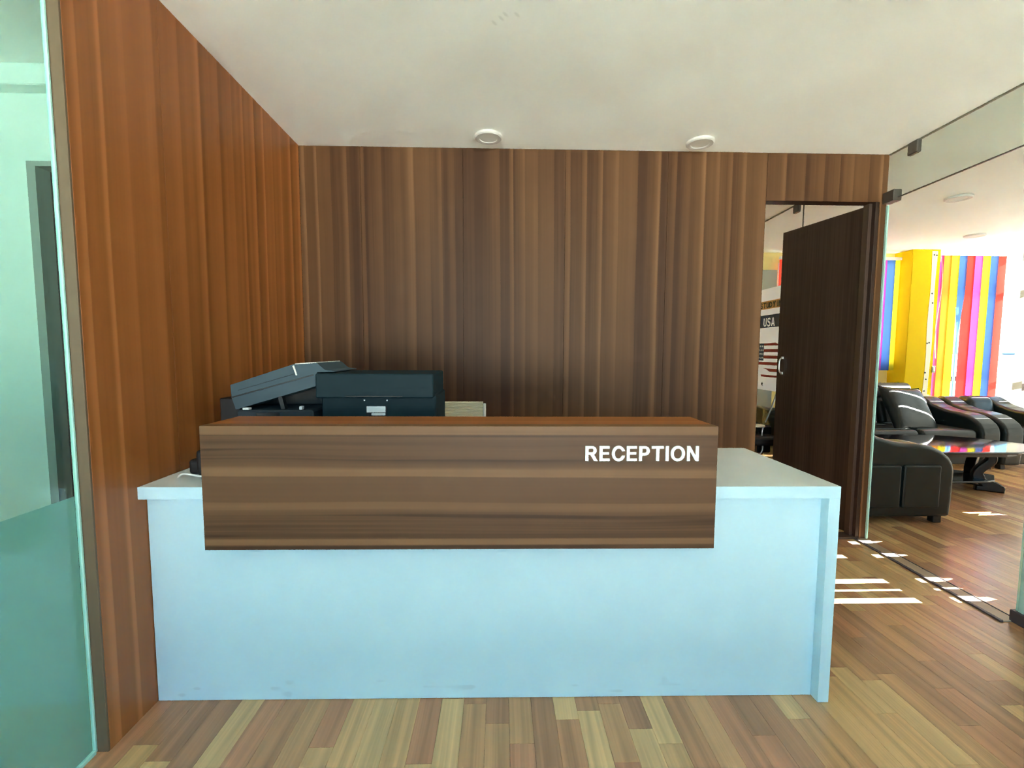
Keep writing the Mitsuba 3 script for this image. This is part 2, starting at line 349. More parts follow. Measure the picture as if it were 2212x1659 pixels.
# the wooden door, standing open into the room behind
d1 = struct('door_1', cat(bar([DX0 - .02, YB + .0075, DZ], [DX1, YB + .075, DZ + .022]), bar([DX0 - .02, YB + .0075, 0], [DX0, YB + .075, DZ])), 'm_jamb_dark', 'dark brown door standing open in the wood wall')
obj('jamb', cbox([DX1 - .022, YB + .004, 0.012], [DX1, YB + .075, DZ], .001), 'm_jamb_dark', d1)
obj('stop', cbox([DX1 - .042, YB + .030, 0.012], [DX1 - .022, YB + .075, DZ], .001), 'm_jamb_light', d1, label='lighter brown door stop strip')
obj('threshold', cbox([DX0, YB + .0, 0.0], [DX1, YB + .085, 0.014], .002), 'm_jamb_light', d1)
HX, HY = DX1 - .030, YB + .082
FX, FY = 2.196, 3.475
dl = math.hypot(FX - HX, FY - HY); ang = math.atan2(FY - HY, FX - HX)
def door_place(v):
    c_, s_ = math.cos(ang), math.sin(ang)
    return np.c_[HX + v[:, 0] * c_ - v[:, 1] * s_, HY + v[:, 0] * s_ + v[:, 1] * c_, v[:, 2]]
obj('door_panel', moved(cbox([0, -.035, .018], [dl, 0, DZ - .006], .0015), door_place), 'm_door_wood', d1)
hd = obj('handle', moved(tube(spline([(dl - .05, 0, 1.055), (dl - .05, .020, 1.068), (dl - .05, .028, 1.115), (dl - .05, .020, 1.162), (dl - .05, 0, 1.175)]), .006), door_place), 'm_chrome', d1, smooth=True, label='curved chrome pull handle')
obj('rose', moved(cat(cbox([dl - .062, 0, 1.045], [dl - .038, .004, 1.065], .001), cbox([dl - .062, 0, 1.165], [dl - .038, .004, 1.185], .001)), door_place), 'm_chrome', d1)

# ------------------------------------------------------------------ glass partition on the right
gp = thing('glass_partition', 'clear glass partition with metal clips between the reception and the lounge', 'glass partition')
ZT, YJ, YP = 2.155, 2.735, 1.875
def gpane(y0, y1, z0, z1, dx=0.0):
    return moved(trimesh.Trimesh([[GX + dx, y0, z0], [GX + dx, y1, z0], [GX + dx, y1, z1], [GX + dx, y0, z1]], [[0, 1, 2], [0, 2, 3]], process=False), shear_glass)
def gbox(y0, y1, z0, z1, x0, x1, c_=.001): return moved(cbox([GX + x0, y0, z0], [GX + x1, y1, z1], c_), shear_glass)
obj('transom_pane', gpane(YN, YB - .002, ZT, H - .012), 'm_glass_green', gp, label='greenish glass transom above the opening')
obj('pane', gpane(YN, YP, 0.03, ZT - .006), 'm_glass_green', gp)
obj('pane', gpane(YB + .08, YF - .02, 0.02, 2.424), 'm_glass', gp)
obj('frosted_film', gpane(YN, YP - .012, 0.035, 0.80, -.008), 'm_frost', gp, label='frosted film on the lower glass')
obj('edge', gbox(YN, YB - .002, ZT - .006, ZT, -.005, .005), 'm_steel_dark', gp)
obj('edge', gbox(YP - .012, YP, 0.03, ZT - .006, -.006, .006), 'm_teal_edge', gp, label='pale green vertical glass edge')
obj('jamb_strip', gbox(YB - .018, YB - .003, 0.01, ZT - .03, -.006, .004), 'm_teal_edge', gp, label='pale green glass strip beside the door frame')
obj('top_rail', gbox(YN, YB - .002, H - .007, H, -.006, .006), 'm_seal', gp)
obj('top_rail', gbox(YB + .08, YF - .02, H - .008, H, -.006, .006), 'm_seal', gp)
for y in (2.59, 3.685): obj('clip', gbox(y - .035, y + .035, H - .072, H, -.014, .014, .005), 'm_steel_dark', gp, label='brown metal clip under the ceiling')
obj('patch_fitting', gbox(YB - .085, YB, ZT - .022, ZT + .045, -.030, .022, .003), 'm_steel_dark', gp, label='dark metal patch fitting at the door head')
obj('patch_fitting', gbox(YP - .17, YP + .012, 0.0, 0.055, -.022, .022, .004), 'm_frame_dark', gp, label='dark metal floor fitting')
obj('threshold', gbox(YP, YB - .002, 0.0, 0.006, -.058, .010, .001), 'm_rail_brown', gp, label='brown floor strip under the opening')
obj('threshold_edge', gbox(YP, YB - .002, 0.0, 0.008, -.074, -.058, .001), 'm_frame_dark', gp, label='dark edge of the floor strip')
obj('threshold_edge', gbox(YP, YB - .2, 0.0, 0.008, .010, .016, .001), 'm_frame_dark', gp, label='dark edge of the floor strip')
obj('joint', gbox(3.592, 3.597, 0.02, 2.424, -.004, .004, 0), 'm_steel_dark', gp)

# glass partition on the left
gl = thing('glass_partition', 'glass partition with frosted lower half at the left edge of the wood wall', 'glass partition')
def lpane(y0, y1, z0, z1, dx=0.0):
    return moved(trimesh.Trimesh([[-1.2434 + dx, y0, z0], [-1.2434 + dx, y1, z0], [-1.2434 + dx, y1, z1], [-1.2434 + dx, y0, z1]], [[0, 1, 2], [0, 2, 3]], process=False), shear_left)
obj('pane', lpane(YN, 1.285, 0.01, H - .004), 'm_glass_left', gl)
obj('frosted_film', lpane(YN, 1.283, 0.012, 0.797, -.004), 'm_frost', gl, label='frosted film on the lower glass')
obj('edge', moved(cbox([-1.2494, 1.285, 0.004], [-1.2384, 1.2915, H - .002], .001), shear_left), 'm_teal_edge', gl, label='bright green vertical glass edge')
obj('base_seal', moved(cbox([-1.2494, YN, 0.0], [-1.2364, 1.285, 0.012], .001), shear_left), 'm_teal_edge', gl)

# ------------------------------------------------------------------ reception desk
D = lambda m: moved(m, desk_turn)
rd = thing('reception_desk', 'white reception desk with a raised wood grain ledge lettered RECEPTION', 'desk')
TZ = 0.770
dt = obj('desk_top', D(cbox([-1.1895, 1.4446, TZ - .041], [1.146, 2.040, TZ], .0015)), 'm_desk_white', rd)
obj('skylit_edge', D(cbox([-1.1895, 1.443, TZ - .041], [1.146, 1.4446, TZ], .0005)), 'm_desk_skylit', dt)  # front edge of the top, split off to carry the painted skylight tint
obj('front_panel', D(cbox([-1.1885, 1.478, 0.001], [1.107, 1.498, TZ - .041], .0012)), 'm_desk_skylit', rd)
obj('side_panel', D(cbox([1.107, 1.443, 0.001], [1.146, 2.040, TZ - .041], .0015)), 'm_desk_skylit', rd)
obj('side_panel', D(cbox([-1.180, 1.498, 0.001], [-1.150, 2.030, TZ - .041], .0015)), 'm_desk_white', rd)
LX0, LX1, LY, LZ0, LZ1 = -0.946, 0.697, 1.393, 0.580, 0.982
led = obj('raised_ledge', D(cbox([LX0, LY, LZ0], [LX1, LY + .045, LZ1], .0012)), 'm_ledge_wood', rd, label='horizontal grain wood ledge front')
obj('top_board', D(cbox([LX0, LY + .045, LZ1 - .025], [LX1, LY + .215, LZ1 - .0005], .0012)), 'm_side_wood', led, label='reddish brown top of the ledge')
obj('support', D(cat(cbox([LX0, LY + .08, TZ], [LX0 + .025, LY + .21, LZ1 - .025], .001), cbox([LX1 - .025, LY + .08, TZ], [LX1, LY + .21, LZ1 - .025], .001))), 'm_ledge_wood', led)
def letter(ch):
    t = 0.205; P = Polygon
    def stem(x=0): return sbox(x, 0, x + t, 1)
    def ell(w_, th=t):
        o = affinity.scale(Point(0, 0).buffer(1, 24), w_ / 2, 0.515); o = affinity.translate(o, w_ / 2, 0.5)
        i = affinity.scale(Point(0, 0).buffer(1, 24), w_ / 2 - th, 0.515 - th * .86); return o, affinity.translate(i, w_ / 2, 0.5)
    def bowl(y0, y1, w_):
        r = (y1 - y0) / 2
        o = union_all([sbox(0, y0, w_ - r, y1), affinity.translate(Point(0, 0).buffer(r, 20), w_ - r, y0 + r)])
        ti = t * .82; ri = r - ti
        i = union_all([sbox(t, y0 + ti, w_ - r, y1 - ti), affinity.translate(affinity.scale(Point(0, 0).buffer(1, 20), r - t, ri), w_ - r, y0 + r)])
        return o.difference(i)
    if ch == 'E': return union_all([stem(), sbox(0, 0, .69, .17), sbox(0, .83, .67, 1), sbox(0, .43, .63, .595)]), .69
    if ch == 'T': return union_all([sbox(.30, 0, .30 + t, 1), sbox(0, .83, .80, 1)]), .80
    if ch == 'I': return stem(), t
    if ch == 'N': return union_all([stem(), stem(.58), P([(0, 1), (t, 1), (.58 + t, 0), (.58, 0)])]), .58 + t
    if ch == 'P': return union_all([stem(), bowl(.37, 1, .71)]), .71
    if ch == 'R': return union_all([stem(), bowl(.42, 1, .74), P([(.32, .44), (.56, .46), (.83, 0), (.58, 0)])]), .80
    if ch == 'O': o, i = ell(.96); return o.difference(i), .96
    if ch == 'C':
        o, i = ell(.90); c_ = o.difference(i).difference(P([(.45, .5), (1.2, .93), (1.2, .13)]).intersection(sbox(.45, .36, 1.3, .66)))
        return c_.difference(sbox(.62, .37, 1.2, .645)), .86
    if ch == 'S':
        ln = LineString(spline([(.62, .74), (.52, .90), (.33, .92), (.12, .84), (.12, .64), (.36, .52), (.60, .40), (.62, .20), (.40, .075), (.16, .10), (.06, .28)], 60))
        return ln.buffer(.095, cap_style='flat'), .72
    if ch == 'U': return union_all([sbox(0, .3, t, 1), sbox(.52, .3, .52 + t, 1), affinity.translate(affinity.scale(Point(0, 0).buffer(1, 24), .3625, .32), .3625, .31).difference(affinity.translate(affinity.scale(Point(0, 0).buffer(1, 24), .1575, .15), .3625, .31)).difference(sbox(t, .31, .52, 1))]), .52 + t
    if ch == 'D': return bowl(0, 1, .78).union(stem()), .78
    if ch == 'Y': return union_all([sbox(.29, 0, .29 + t, .45), P([(0, 1), (.23, 1), (.49, .42), (.29, .42)]), P([(.785, 1), (.555, 1), (.29, .42), (.495, .42)])]), .785
    if ch == 'A': return P([(0, 0), (.29, 1), (.51, 1), (.80, 0), (.58, 0), (.40, .74), (.22, 0)]).union(sbox(.2, .2, .6, .36)), .80
def word(text, width, height, gap=.13, space=.45):
    out, x_ = [], 0
    for ch in text:
        if ch == ' ': x_ += space; continue
        s, w_ = letter(ch); out.append((affinity.translate(s, x_, 0), ch)); x_ += w_ + gap
    k = width / (x_ - gap)
    return [(affinity.scale(s, k, height, origin=(0, 0)), ch) for s, ch in out]
for s, ch in word('RECEPTION', 0.364, 0.0485):
    m = extrude(s, .004); v = np.array(m.vertices)
    m.vertices = np.c_[.2705 + v[:, 0], LY - v[:, 2], .8705 + v[:, 1]]; m.fix_normals()
    obj('letter', D(m), 'm_letter', led)

# ------------------------------------------------------------------ things on the desk
pr = thing('printer', 'grey multifunction printer with its scanner lid raised, beside the left wood wall', 'printer')
DT = TZ
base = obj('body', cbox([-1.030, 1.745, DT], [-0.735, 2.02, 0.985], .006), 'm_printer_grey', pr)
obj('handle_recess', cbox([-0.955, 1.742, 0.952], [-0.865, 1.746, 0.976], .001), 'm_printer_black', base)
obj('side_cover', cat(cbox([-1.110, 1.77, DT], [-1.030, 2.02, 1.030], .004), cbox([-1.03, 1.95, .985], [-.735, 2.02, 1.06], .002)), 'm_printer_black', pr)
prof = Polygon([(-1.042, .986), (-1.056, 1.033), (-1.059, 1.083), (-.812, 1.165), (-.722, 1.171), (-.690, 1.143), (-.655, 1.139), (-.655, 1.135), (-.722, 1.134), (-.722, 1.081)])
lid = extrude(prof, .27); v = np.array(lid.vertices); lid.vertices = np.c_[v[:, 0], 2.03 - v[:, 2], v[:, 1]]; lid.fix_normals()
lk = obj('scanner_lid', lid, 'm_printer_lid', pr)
def tilt_strip(x0, z0, x1, z1, th, y0, y1):
    m = extrude(LineString([(x0, z0), (x1, z1)]).buffer(th / 2, cap_style='flat'), y1 - y0); v = np.array(m.vertices)
    m.vertices = np.c_[v[:, 0], y1 - v[:, 2], v[:, 1]]; m.fix_normals(); return m
obj('seam', tilt_strip(-1.056, 1.034, -.735, 1.124, .005, 1.757, 1.77), 'm_printer_black', lk)
obj('seam', tilt_strip(-1.03, 1.062, -.80, 1.130, .003, 1.758, 1.77), 'm_printer_grey', lk)
obj('lid_end', cat(tilt_strip(-.812, 1.160, -.80, 1.122, .006, 1.756, 1.76), tilt_strip(-.806, 1.166, -.724, 1.172, .004, 1.76, 2.02)), 'm_plastic_dim', lk)
obj('strut', tilt_strip(-.880, 1.05, -.865, .985, .016, 1.775, 1.80), 'm_printer_black', pr, label='black strut propping the lid')
obj('catch', cbox([-1.01, 1.748, .986], [-.985, 1.77, .994], .001), 'm_sticker', pr, label='small white catch')
obj('catch', cbox([-.79, 1.748, .986], [-.78, 1.77, 1.0], .001), 'm_sticker', pr, label='small white catch')

p2 = thing('laser_printer', 'dark blue black office machine seen from behind, with a white sticker on its lower edge', 'printer')
obj('lower_body', cbox([-.706, 1.755, DT], [-.256, 2.04, 1.045], .006), 'm_device_dark', p2)
obj('upper_body', rbox([-.716, 1.725, 1.035], [-.262, 2.03, 1.131], .007), 'm_device_dark', p2, smooth=40)
obj('lip', cbox([-.60, 1.722, 1.040], [-.38, 1.728, 1.044], .001), 'm_printer_black', p2)
obj('label_recess', cbox([-.532, 1.7535, .960], [-.449, 1.756, 1.002], .0005), 'm_printer_black', p2)
obj('sticker', cat(cbox([-.529, 1.752, .976], [-.455, 1.7545, 1.0], .0003), cbox([-.510, 1.752, .964], [-.456, 1.7545, .974], .0003)), 'm_sticker', p2, label='white sticker')
for xx in (-.537, -.448): obj('screw', moved(lathe([(0, 0), (.003, 0), (.003, .004), (0, .004)], 10), lambda v: np.c_[v[:, 0] + xx, 1.755 - v[:, 2], v[:, 1] + 1.024]), 'm_sticker', p2)

cb = thing('power_adapter', 'black adapter with a loose cable at the left end of the desk top', 'adapter')
obj('body', cat(rbox([-1.125, 1.600, DT], [-1.055, 1.665, DT + .055], .012), rbox([-1.090, 1.585, DT], [-1.015, 1.655, DT + .092], .014)), 'm_black', cb, smooth=40)
obj('cable', tube(spline([(-1.150, 1.600, DT + .004), (-1.128, 1.555, DT + .006), (-1.095, 1.535, DT + .022), (-1.055, 1.530, DT + .018), (-1.015, 1.555, DT + .006), (-.985, 1.66, DT + .004)], 40), .0035), 'm_plastic_dim', cb, smooth=True, label='pale loop of cable')
obj('cable', tube(spline([(-1.050, 1.595, DT + .080), (-1.03, 1.570, DT + .100), (-1.005, 1.58, DT + .06), (-.985, 1.63, DT + .006)], 30), .005), 'm_black', cb, smooth=True)

# ------------------------------------------------------------------ ceiling lights
def downlight(x, y, label, r=.078):
    t = thing('downlight', label, 'ceiling light')
    z = H
    def at(m): return moved(m, lambda v: v + [x, y, z])
    obj('trim_ring', at(lathe([(r * .62, -.012), (r * .65, -.016), (r * .92, -.017), (r, -.011), (r, 0), (r * .62, 0), (r * .62, -.012)], 48)), 'm_plastic_white', t, smooth=35)
    obj('diffuser', at(lathe([(0, -.0125), (r * .63, -.0125), (r * .63, -.008), (0, -.008)], 40)), 'm_plastic_dim', t)
downlight(-.073, 2.612, 'round white ceiling light above the wood wall, the one left of the middle')
downlight(1.153, 2.640, 'round white ceiling light above the wood wall, the one nearer the open door')
downlight(3.579, 3.479, 'round white ceiling light in the lounge, the nearer one behind the glass', .085)
downlight(4.89, 4.560, 'round white ceiling light in the lounge, the farther one above the blinds', .085)

# ------------------------------------------------------------------ lounge: column, blinds
co = thing('column', 'yellow square column with a cream taped strip between the two window blinds', 'column')
CX0, CX1, CY = 4.85, 5.19, 5.20
obj('shaft', cbox([CX0, CY, 0], [CX1, YF - .001, H], .006), 'm_yellow', co)
from math import sin
def strip_shape():
    L_ = [(5.085 + .006 * sin(z * 7), z) for z in np.linspace(.72, H - .02, 24)]; R_ = [(5.145 + .007 * sin(z * 5 + 1), z) for z in np.linspace(H - .02, .72, 24)]
    return Polygon(L_ + R_ + [(5.21, .70), (5.21, .66), (5.07, .66)])
m = extrude(strip_shape().buffer(0), .003); v = np.array(m.vertices); m.vertices = np.c_[v[:, 0], CY - v[:, 2], v[:, 1]]; m.fix_normals()
st = obj('strip', m, 'm_cream', co, label='cream strip with screw holes')
for xx, zz in ((4.955, 2.37), (4.985, 2.365), (4.96, 1.92), (4.975, 1.81), (4.945, 1.33), (4.968, 1.34), (4.945, .98), (4.96, .90), (4.948, .76)):
    obj('hole', moved(lathe([(0, 0), (.010, 0), (.010, .004), (0, .004)], 10), lambda v: np.c_[v[:, 0] + xx + .15, CY - .001 - v[:, 2], v[:, 1] + zz]), 'm_ink', st)
sw = thing('wall_switch', 'small grey switch low on the right edge of the yellow column', 'switch')
obj('plate', cbox([5.175, CY - .010, .98], [5.215, CY, 1.06], .003), 'm_grey_panel', sw)
obj('rocker', cbox([5.185, CY - .014, 1.0], [5.205, CY - .010, 1.04], .002), 'm_plastic_dim', sw)

def slat(u, z0, z1, ang_top, ang_bot, zsplit, axis, pos, width=.100, lean=0.0, n=14, soft=.012, slot=None):
    """One vertical vane; its angle (0 = flat in the plane of the blind) runs from ang_bot below zsplit to ang_top above."""
    v, f = [], []
    zs = np.r_[np.linspace(z0, zsplit - soft, n // 2), np.linspace(zsplit + soft, z1, n // 2)]
    if slot: zs = np.r_[z0, slot[0] - .01, slot[0] + .01, slot[1] - .01, slot[1] + .01, z1]
    for i, z in enumerate(zs):
        t = float(slot[0] < z < slot[1]) if slot else np.clip((z - zsplit) / soft * .5 + .5, 0, 1)
        an = math.radians(ang_bot + (ang_top - ang_bot) * t)
        for s in (-1, 0, 1):
            du, dn = s * width / 2 * math.cos(an), s * width / 2 * math.sin(an) + (.006 if s == 0 else 0)
            uu = u + du + lean * (z1 - z)
            v.append([uu, pos + dn, z] if axis == 1 else [pos - dn, uu, z])
        if i:
            for s in range(2):
                k = 3 * i + s; f += [[k - 3, k - 2, k + 1], [k - 3, k + 1, k]]
    return trimesh.Trimesh(v, f, process=False)
def blind(label, u0, u1, axis, pos, z0, z1, vanes, rail_mat='m_frame_white'):
    t = thing('vertical_blind', label, 'blind')
    B = (lambda a0, a1, za, zb, d0, d1: cbox([a0, pos + d0, za], [a1, pos + d1, zb], .003)) if axis == 1 else (lambda a0, a1, za, zb, d0, d1: cbox([pos + d0, a0, za], [pos + d1, a1, zb], .003))
    obj('headrail', B(u0, u1, z1, z1 + .035, -.022, .022), rail_mat, t)
    for (u, color, at_, ab_, zs, lean) in vanes:
        obj('vane', slat(u, z0, z1, at_, ab_, zs if np.isscalar(zs) else 1.4, axis, pos, lean=lean, slot=None if np.isscalar(zs) else zs, soft=.012 if axis == 0 else .35, width=.14 if axis == 0 else .112), 'm_slat_' + color, t, smooth=True)
    return t
seq = ['magenta', 'orange', 'yellow', 'blue', 'red', 'magenta', 'yellow', 'blue', 'red']
van = []
for i, cl in enumerate(seq):
    u = 5.268 + i * .0965
    if cl == 'blue' and i == 3: van.append((u, cl, -8, 58, 1.60, 0.0))
    else: van.append((u, cl, -8, -8, 1.4, 0.0))
bl = blind('multicoloured vertical blind between the yellow column and the bright corner', 5.23, 6.12, 1, 5.30, .30, 2.385, van)
obj('cord', tube(spline([(5.24, 5.25, 2.38), (5.225, 5.22, 1.7), (5.215, 5.21, 1.2), (5.228, 5.215, 1.15), (5.235, 5.23, 1.3), (5.24, 5.25, 2.3)], 40), .003, 6), 'm_plastic_white', bl, smooth=True, label='white pull cord')
van, col4 = [], ['red', 'magenta', 'yellow', 'blue', 'red', 'magenta', 'yellow', 'blue', 'red', 'blue', 'yellow', 'orange', 'magenta', 'blue', 'yellow']
for i, cl in enumerate(col4): van.append((3.42 + i * .1005, cl, -10, -10, 1.4, 0.0))
blind('multicoloured vertical blind with short vanes left of the yellow column', 3.36, 4.90, 1, 5.36, 1.00, 2.335, van)
gaps = [(2.055, .045), (2.15, .018), (2.24, .045), (2.335, .018), (2.525, .045), (2.71, .045)]
cols = ['pale_pink', 'cream', 'pale_blue']
bounds = [1.25] + sum([[g - d / 2, g + d / 2] for g, d in gaps], []) + [4.30]
van = []
for u0, u1 in zip(bounds[::2], bounds[1::2]):
    k = max(1, math.ceil((u1 - u0) / .108))
    for q in range(k):
        wv = (u1 - u0) / k
        edge = (u0 > 1.26 and q == 0) or (u1 < 4.29 and q == k - 1) or k == 1
        van.append([u0 + (q + .5) * wv, cols[len(van) % 3], math.degrees(math.acos(min(1, wv / .14))), 8, 1.788, 0.0])
for k in range(8): van.append([4.36 + k * .10, ['pale_pink', 'cream', 'pale_blue'][k % 3], 50, 50, 1.72, 0.0])
k = int(np.argmin([abs(q[0] - 3.25) for q in van])); van[k] = [van[k][0], van[k][1], 88, 8, (1.12, 1.25), 0.0]
blind('multicoloured vertical blind along the bright right window wall of the lounge', 1.22, 5.14, 0, 6.13, .12, 2.385, [tuple(v_) for v_ in van])

gpn = thing('grey_board', 'plain grey board below the strip of yellow wall, seen through the doorway', 'board')
obj('panel', cbox([2.52, YF - .06, .05], [3.36, YF - .02, 2.215], .004), 'm_grey_panel', gpn)

# ------------------------------------------------------------------ poster on the glass beyond the door
po = thing('poster', 'white STUDY IN USA poster with a flag map, on the glass behind the open door', 'poster')
# local plane: s runs towards the viewer (decreasing y), z up, on the face of the glass that looks to -x
def on_glass(poly, d0, d1):
    m = extrude(poly, d1 - d0); v = np.array(m.vertices)
    y_ = 4.70 - v[:, 0]
    m.vertices = np.c_[GX + 0.0484 * (y_ - 2.9) - .004 - d0 - v[:, 2], y_, v[:, 1]]; m.fix_normals(); return m
S0 = 4.70
def sb(ya, yb, za, zb): return sbox(S0 - ya, za, S0 - yb, zb)
def glass_pt(y_, z, d=.0045): return [GX + 0.0484 * (y_ - 2.9) - d, y_, z]
obj('sheet', trimesh.Trimesh([glass_pt(4.70, .870), glass_pt(3.25, .870), glass_pt(3.25, 1.80), glass_pt(4.70, 1.80)], [[0, 1, 2], [0, 2, 3]], process=False), 'm_poster_sheet', po)
bd = obj('band', on_glass(sb(4.30, 3.52, 1.613, 1.687), .0015, .0022), 'm_orange_band', po, label='orange band reading STUDY IN')
for s, ch in word('STUDY IN', .345, .052, .16, .40): obj('letter', on_glass(affinity.translate(s, S0 - 4.170, 1.623), .0022, .003), 'm_ink', bd)
usa = union_all([affinity.translate(q, S0 - 4.105, 1.454) for q, ch in word('USA', .185, .077, .16)])
nb = obj('band', on_glass(sb(4.30, 3.62, 1.444, 1.558).difference(usa), .0015, .0022), 'm_navy', po, label='navy band reading USA in white')
us = Polygon([(0, 1.14), (.01, 1.29), (.03, 1.30), (.16, 1.30), (.26, 1.305), (.30, 1.285), (.34, 1.29), (.35, 1.26), (.40, 1.255), (.42, 1.28), (.47, 1.27), (.52, 1.29), (.54, 1.27), (.49, 1.22), (.45, 1.16), (.46, 1.11), (.43, 1.06), (.44, 1.0), (.42, 1.0), (.39, 1.05), (.30, 1.03), (.26, .99), (.24, 1.02), (.20, 1.04), (.16, 1.06), (.06, 1.08)])
us = affinity.scale(us, 1.25, 1.0, origin=(0, 0)); us = affinity.translate(us, S0 - 4.215, 0)
us = union_all([us, sbox(S0 - 4.13, .992, S0 - 3.80, 1.04).difference(sbox(S0 - 4.13, .992, S0 - 4.11, 1.01))])
can = sbox(S0 - 4.3, 1.14, S0 - 4.078, 1.4)
for i in range(6):
    z1 = 1.306 - i * .0590
    band = us.intersection(sbox(0, z1 - .0275, 2, z1)).difference(can)
    if not band.is_empty:
        g = [q for q in getattr(band, 'geoms', [band]) if q.geom_type == 'Polygon' and q.area > 1e-5]
        for q in g: obj('stripe', on_glass(q, .0015, .0022), 'm_red', po)
def star(cx, cz, r):
    an = np.arange(10) * math.pi / 5 + math.pi / 2; rr = np.where(np.arange(10) % 2, r * .42, r)
    return Polygon(np.c_[cx + rr * np.cos(an), cz + rr * np.sin(an)])
stars = union_all([star(S0 - 4.19 + .033 * j + (.016 if k % 2 else 0), 1.165 + k * .036, .013) for k in range(4) for j in range(4)])
obj('canton', on_glass(us.intersection(can).difference(stars), .0015, .0022), 'm_navy', po, label='navy field with white stars')
obj('mark', on_glass(Polygon([(S0 - 4.10, .925), (S0 - 4.085, .94), (S0 - 4.07, .93), (S0 - 4.075, .905), (S0 - 4.09, .91)]), .0015, .0022), 'm_ink', po)

# ------------------------------------------------------------------ office chair behind the door
oc = thing('office_chair', 'dark office chair with a light metal arm frame behind the open door', 'chair')
CXc, CYc = 2.19, 3.86
obj('seat', rbox([CXc - .22, CYc - .20, .42], [CXc + .20, CYc + .24, .50], .03), 'm_black', oc, smooth=40)
obj('backrest', moved(rbox([CXc - .23, -.02, .56], [CXc + .20, .02, .905], .015), lambda v: np.c_[v[:, 0], v[:, 1] + CYc + .20 + .15 * (v[:, 2] - .5), v[:, 2]]), 'm_chair_mesh', oc, smooth=40)
obj('arm_pad', rbox([CXc - .10, CYc - .16, .575], [CXc + .075, CYc - .10, .600], .010), 'm_cream', oc, smooth=40, label='pale arm pad')
obj('arm_pad', rbox([CXc - .10, CYc + .10, .575], [CXc + .06, CYc + .15, .600], .010), 'm_black', oc, smooth=40)
obj('arm_frame', tube(spline([(CXc + .185, CYc - .12, .875), (CXc + .15, CYc - .13, .78), (CXc + .09, CYc - .13, .615)], 12), .007), 'm_chrome', oc, smooth=True, label='light metal arm tube')
obj('arm_frame', tube(spline([(CXc + .082, CYc - .13, .59), (CXc + .065, CYc - .13, .53), (CXc + .075, CYc - .13, .42), (CXc + .07, CYc - .13, .36), (CXc + .03, CYc - .13, .33)], 20), .007), 'm_chrome', oc, smooth=True)
obj('back_post', cbox([CXc - .03, CYc + .19, .40], [CXc + .01, CYc + .215, .70], .004), 'm_black', oc)
obj('column', moved(lathe([(0, 0), (.028, 0), (.028, .32), (0, .32)], 20), lambda v: v + [CXc, CYc, .10]), 'm_black', oc, smooth=40)
for k in range(5):
    an = k * 2 * math.pi / 5 + .3
    e = np.array([CXc + .27 * math.cos(an), CYc + .27 * math.sin(an), .075])
    lg = obj('leg', tube([(CXc, CYc, .11), tuple((np.array([CXc, CYc, .10]) + e) / 2), tuple(e)], [.022, .019, .015]), 'm_black', oc, smooth=True)
    obj('castor', moved(trimesh.creation.cylinder(.03, .022, sections=20), lambda v: v[:, [0, 2, 1]] + [e[0], e[1], .030]), 'm_black', lg, smooth=40)
obj('under_box', cbox([CXc + .08, CYc - .05, .33], [CXc + .20, CYc + .20, .57], .01), 'm_black', oc)

# the visitor side of the desk hides all but the top of this chair's back
rc = thing('office_chair', 'cream ribbed office chair whose back shows just above the ledge beside the black office machine', 'chair')
BX0, BX1, BY = -.53, -.083, 2.40
prof = [(.024, .936), (.0, .936)]
zz = np.linspace(.933, .50, 117)
ribs = [(-.010 - (.0035 if k % 2 else 0), z) for k, z in enumerate(zz)]
sec = Polygon([(0.012, .936), (-.006, .936)] + ribs + [(0.012, .50)]).buffer(0)
m = extrude(sec, BX1 - BX0 - .03); v = np.array(m.vertices); m.vertices = np.c_[BX0 + .015 + v[:, 2], BY + v[:, 0] + .18 * (v[:, 1] - .5), v[:, 1]]; m.fix_normals()
obj('backrest', m, 'm_paper', rc)
for xs in (BX0 + .008, BX1 - .008):
    obj('side_frame', tube(spline([(xs, BY + .075, .926), (xs, BY + .050, .80), (xs, BY + .010, .58), (xs, BY - .04, .47), (xs, BY - .36, .455)], 30), .009), 'm_plastic_white', rc, smooth=True, label='pale side frame')
obj('seat', rbox([BX0 + .016, BY - .37, .445], [BX1 - .016, BY - .02, .480], .016), 'm_paper', rc, smooth=40)
mx, my = (BX0 + BX1) / 2, BY - .19
obj('column', moved(lathe([(0, 0), (.026, 0), (.026, .35), (0, .35)], 20), lambda v: v + [mx, my, .10]), 'm_steel_dark', rc, smooth=40)
for k in range(5):
    an = k * 2 * math.pi / 5 + .63
    e = np.array([mx + .25 * math.cos(an), my + .25 * math.sin(an), .075])
    lg = obj('leg', tube([(mx, my, .11), tuple((np.array([mx, my, .10]) + e) / 2), tuple(e)], [.022, .019, .015]), 'm_plastic_dim', rc, smooth=True)
    obj('castor', moved(trimesh.creation.cylinder(.03, .022, sections=20), lambda v: v[:, [0, 2, 1]] + [e[0], e[1], .030]), 'm_black', lg, smooth=40)

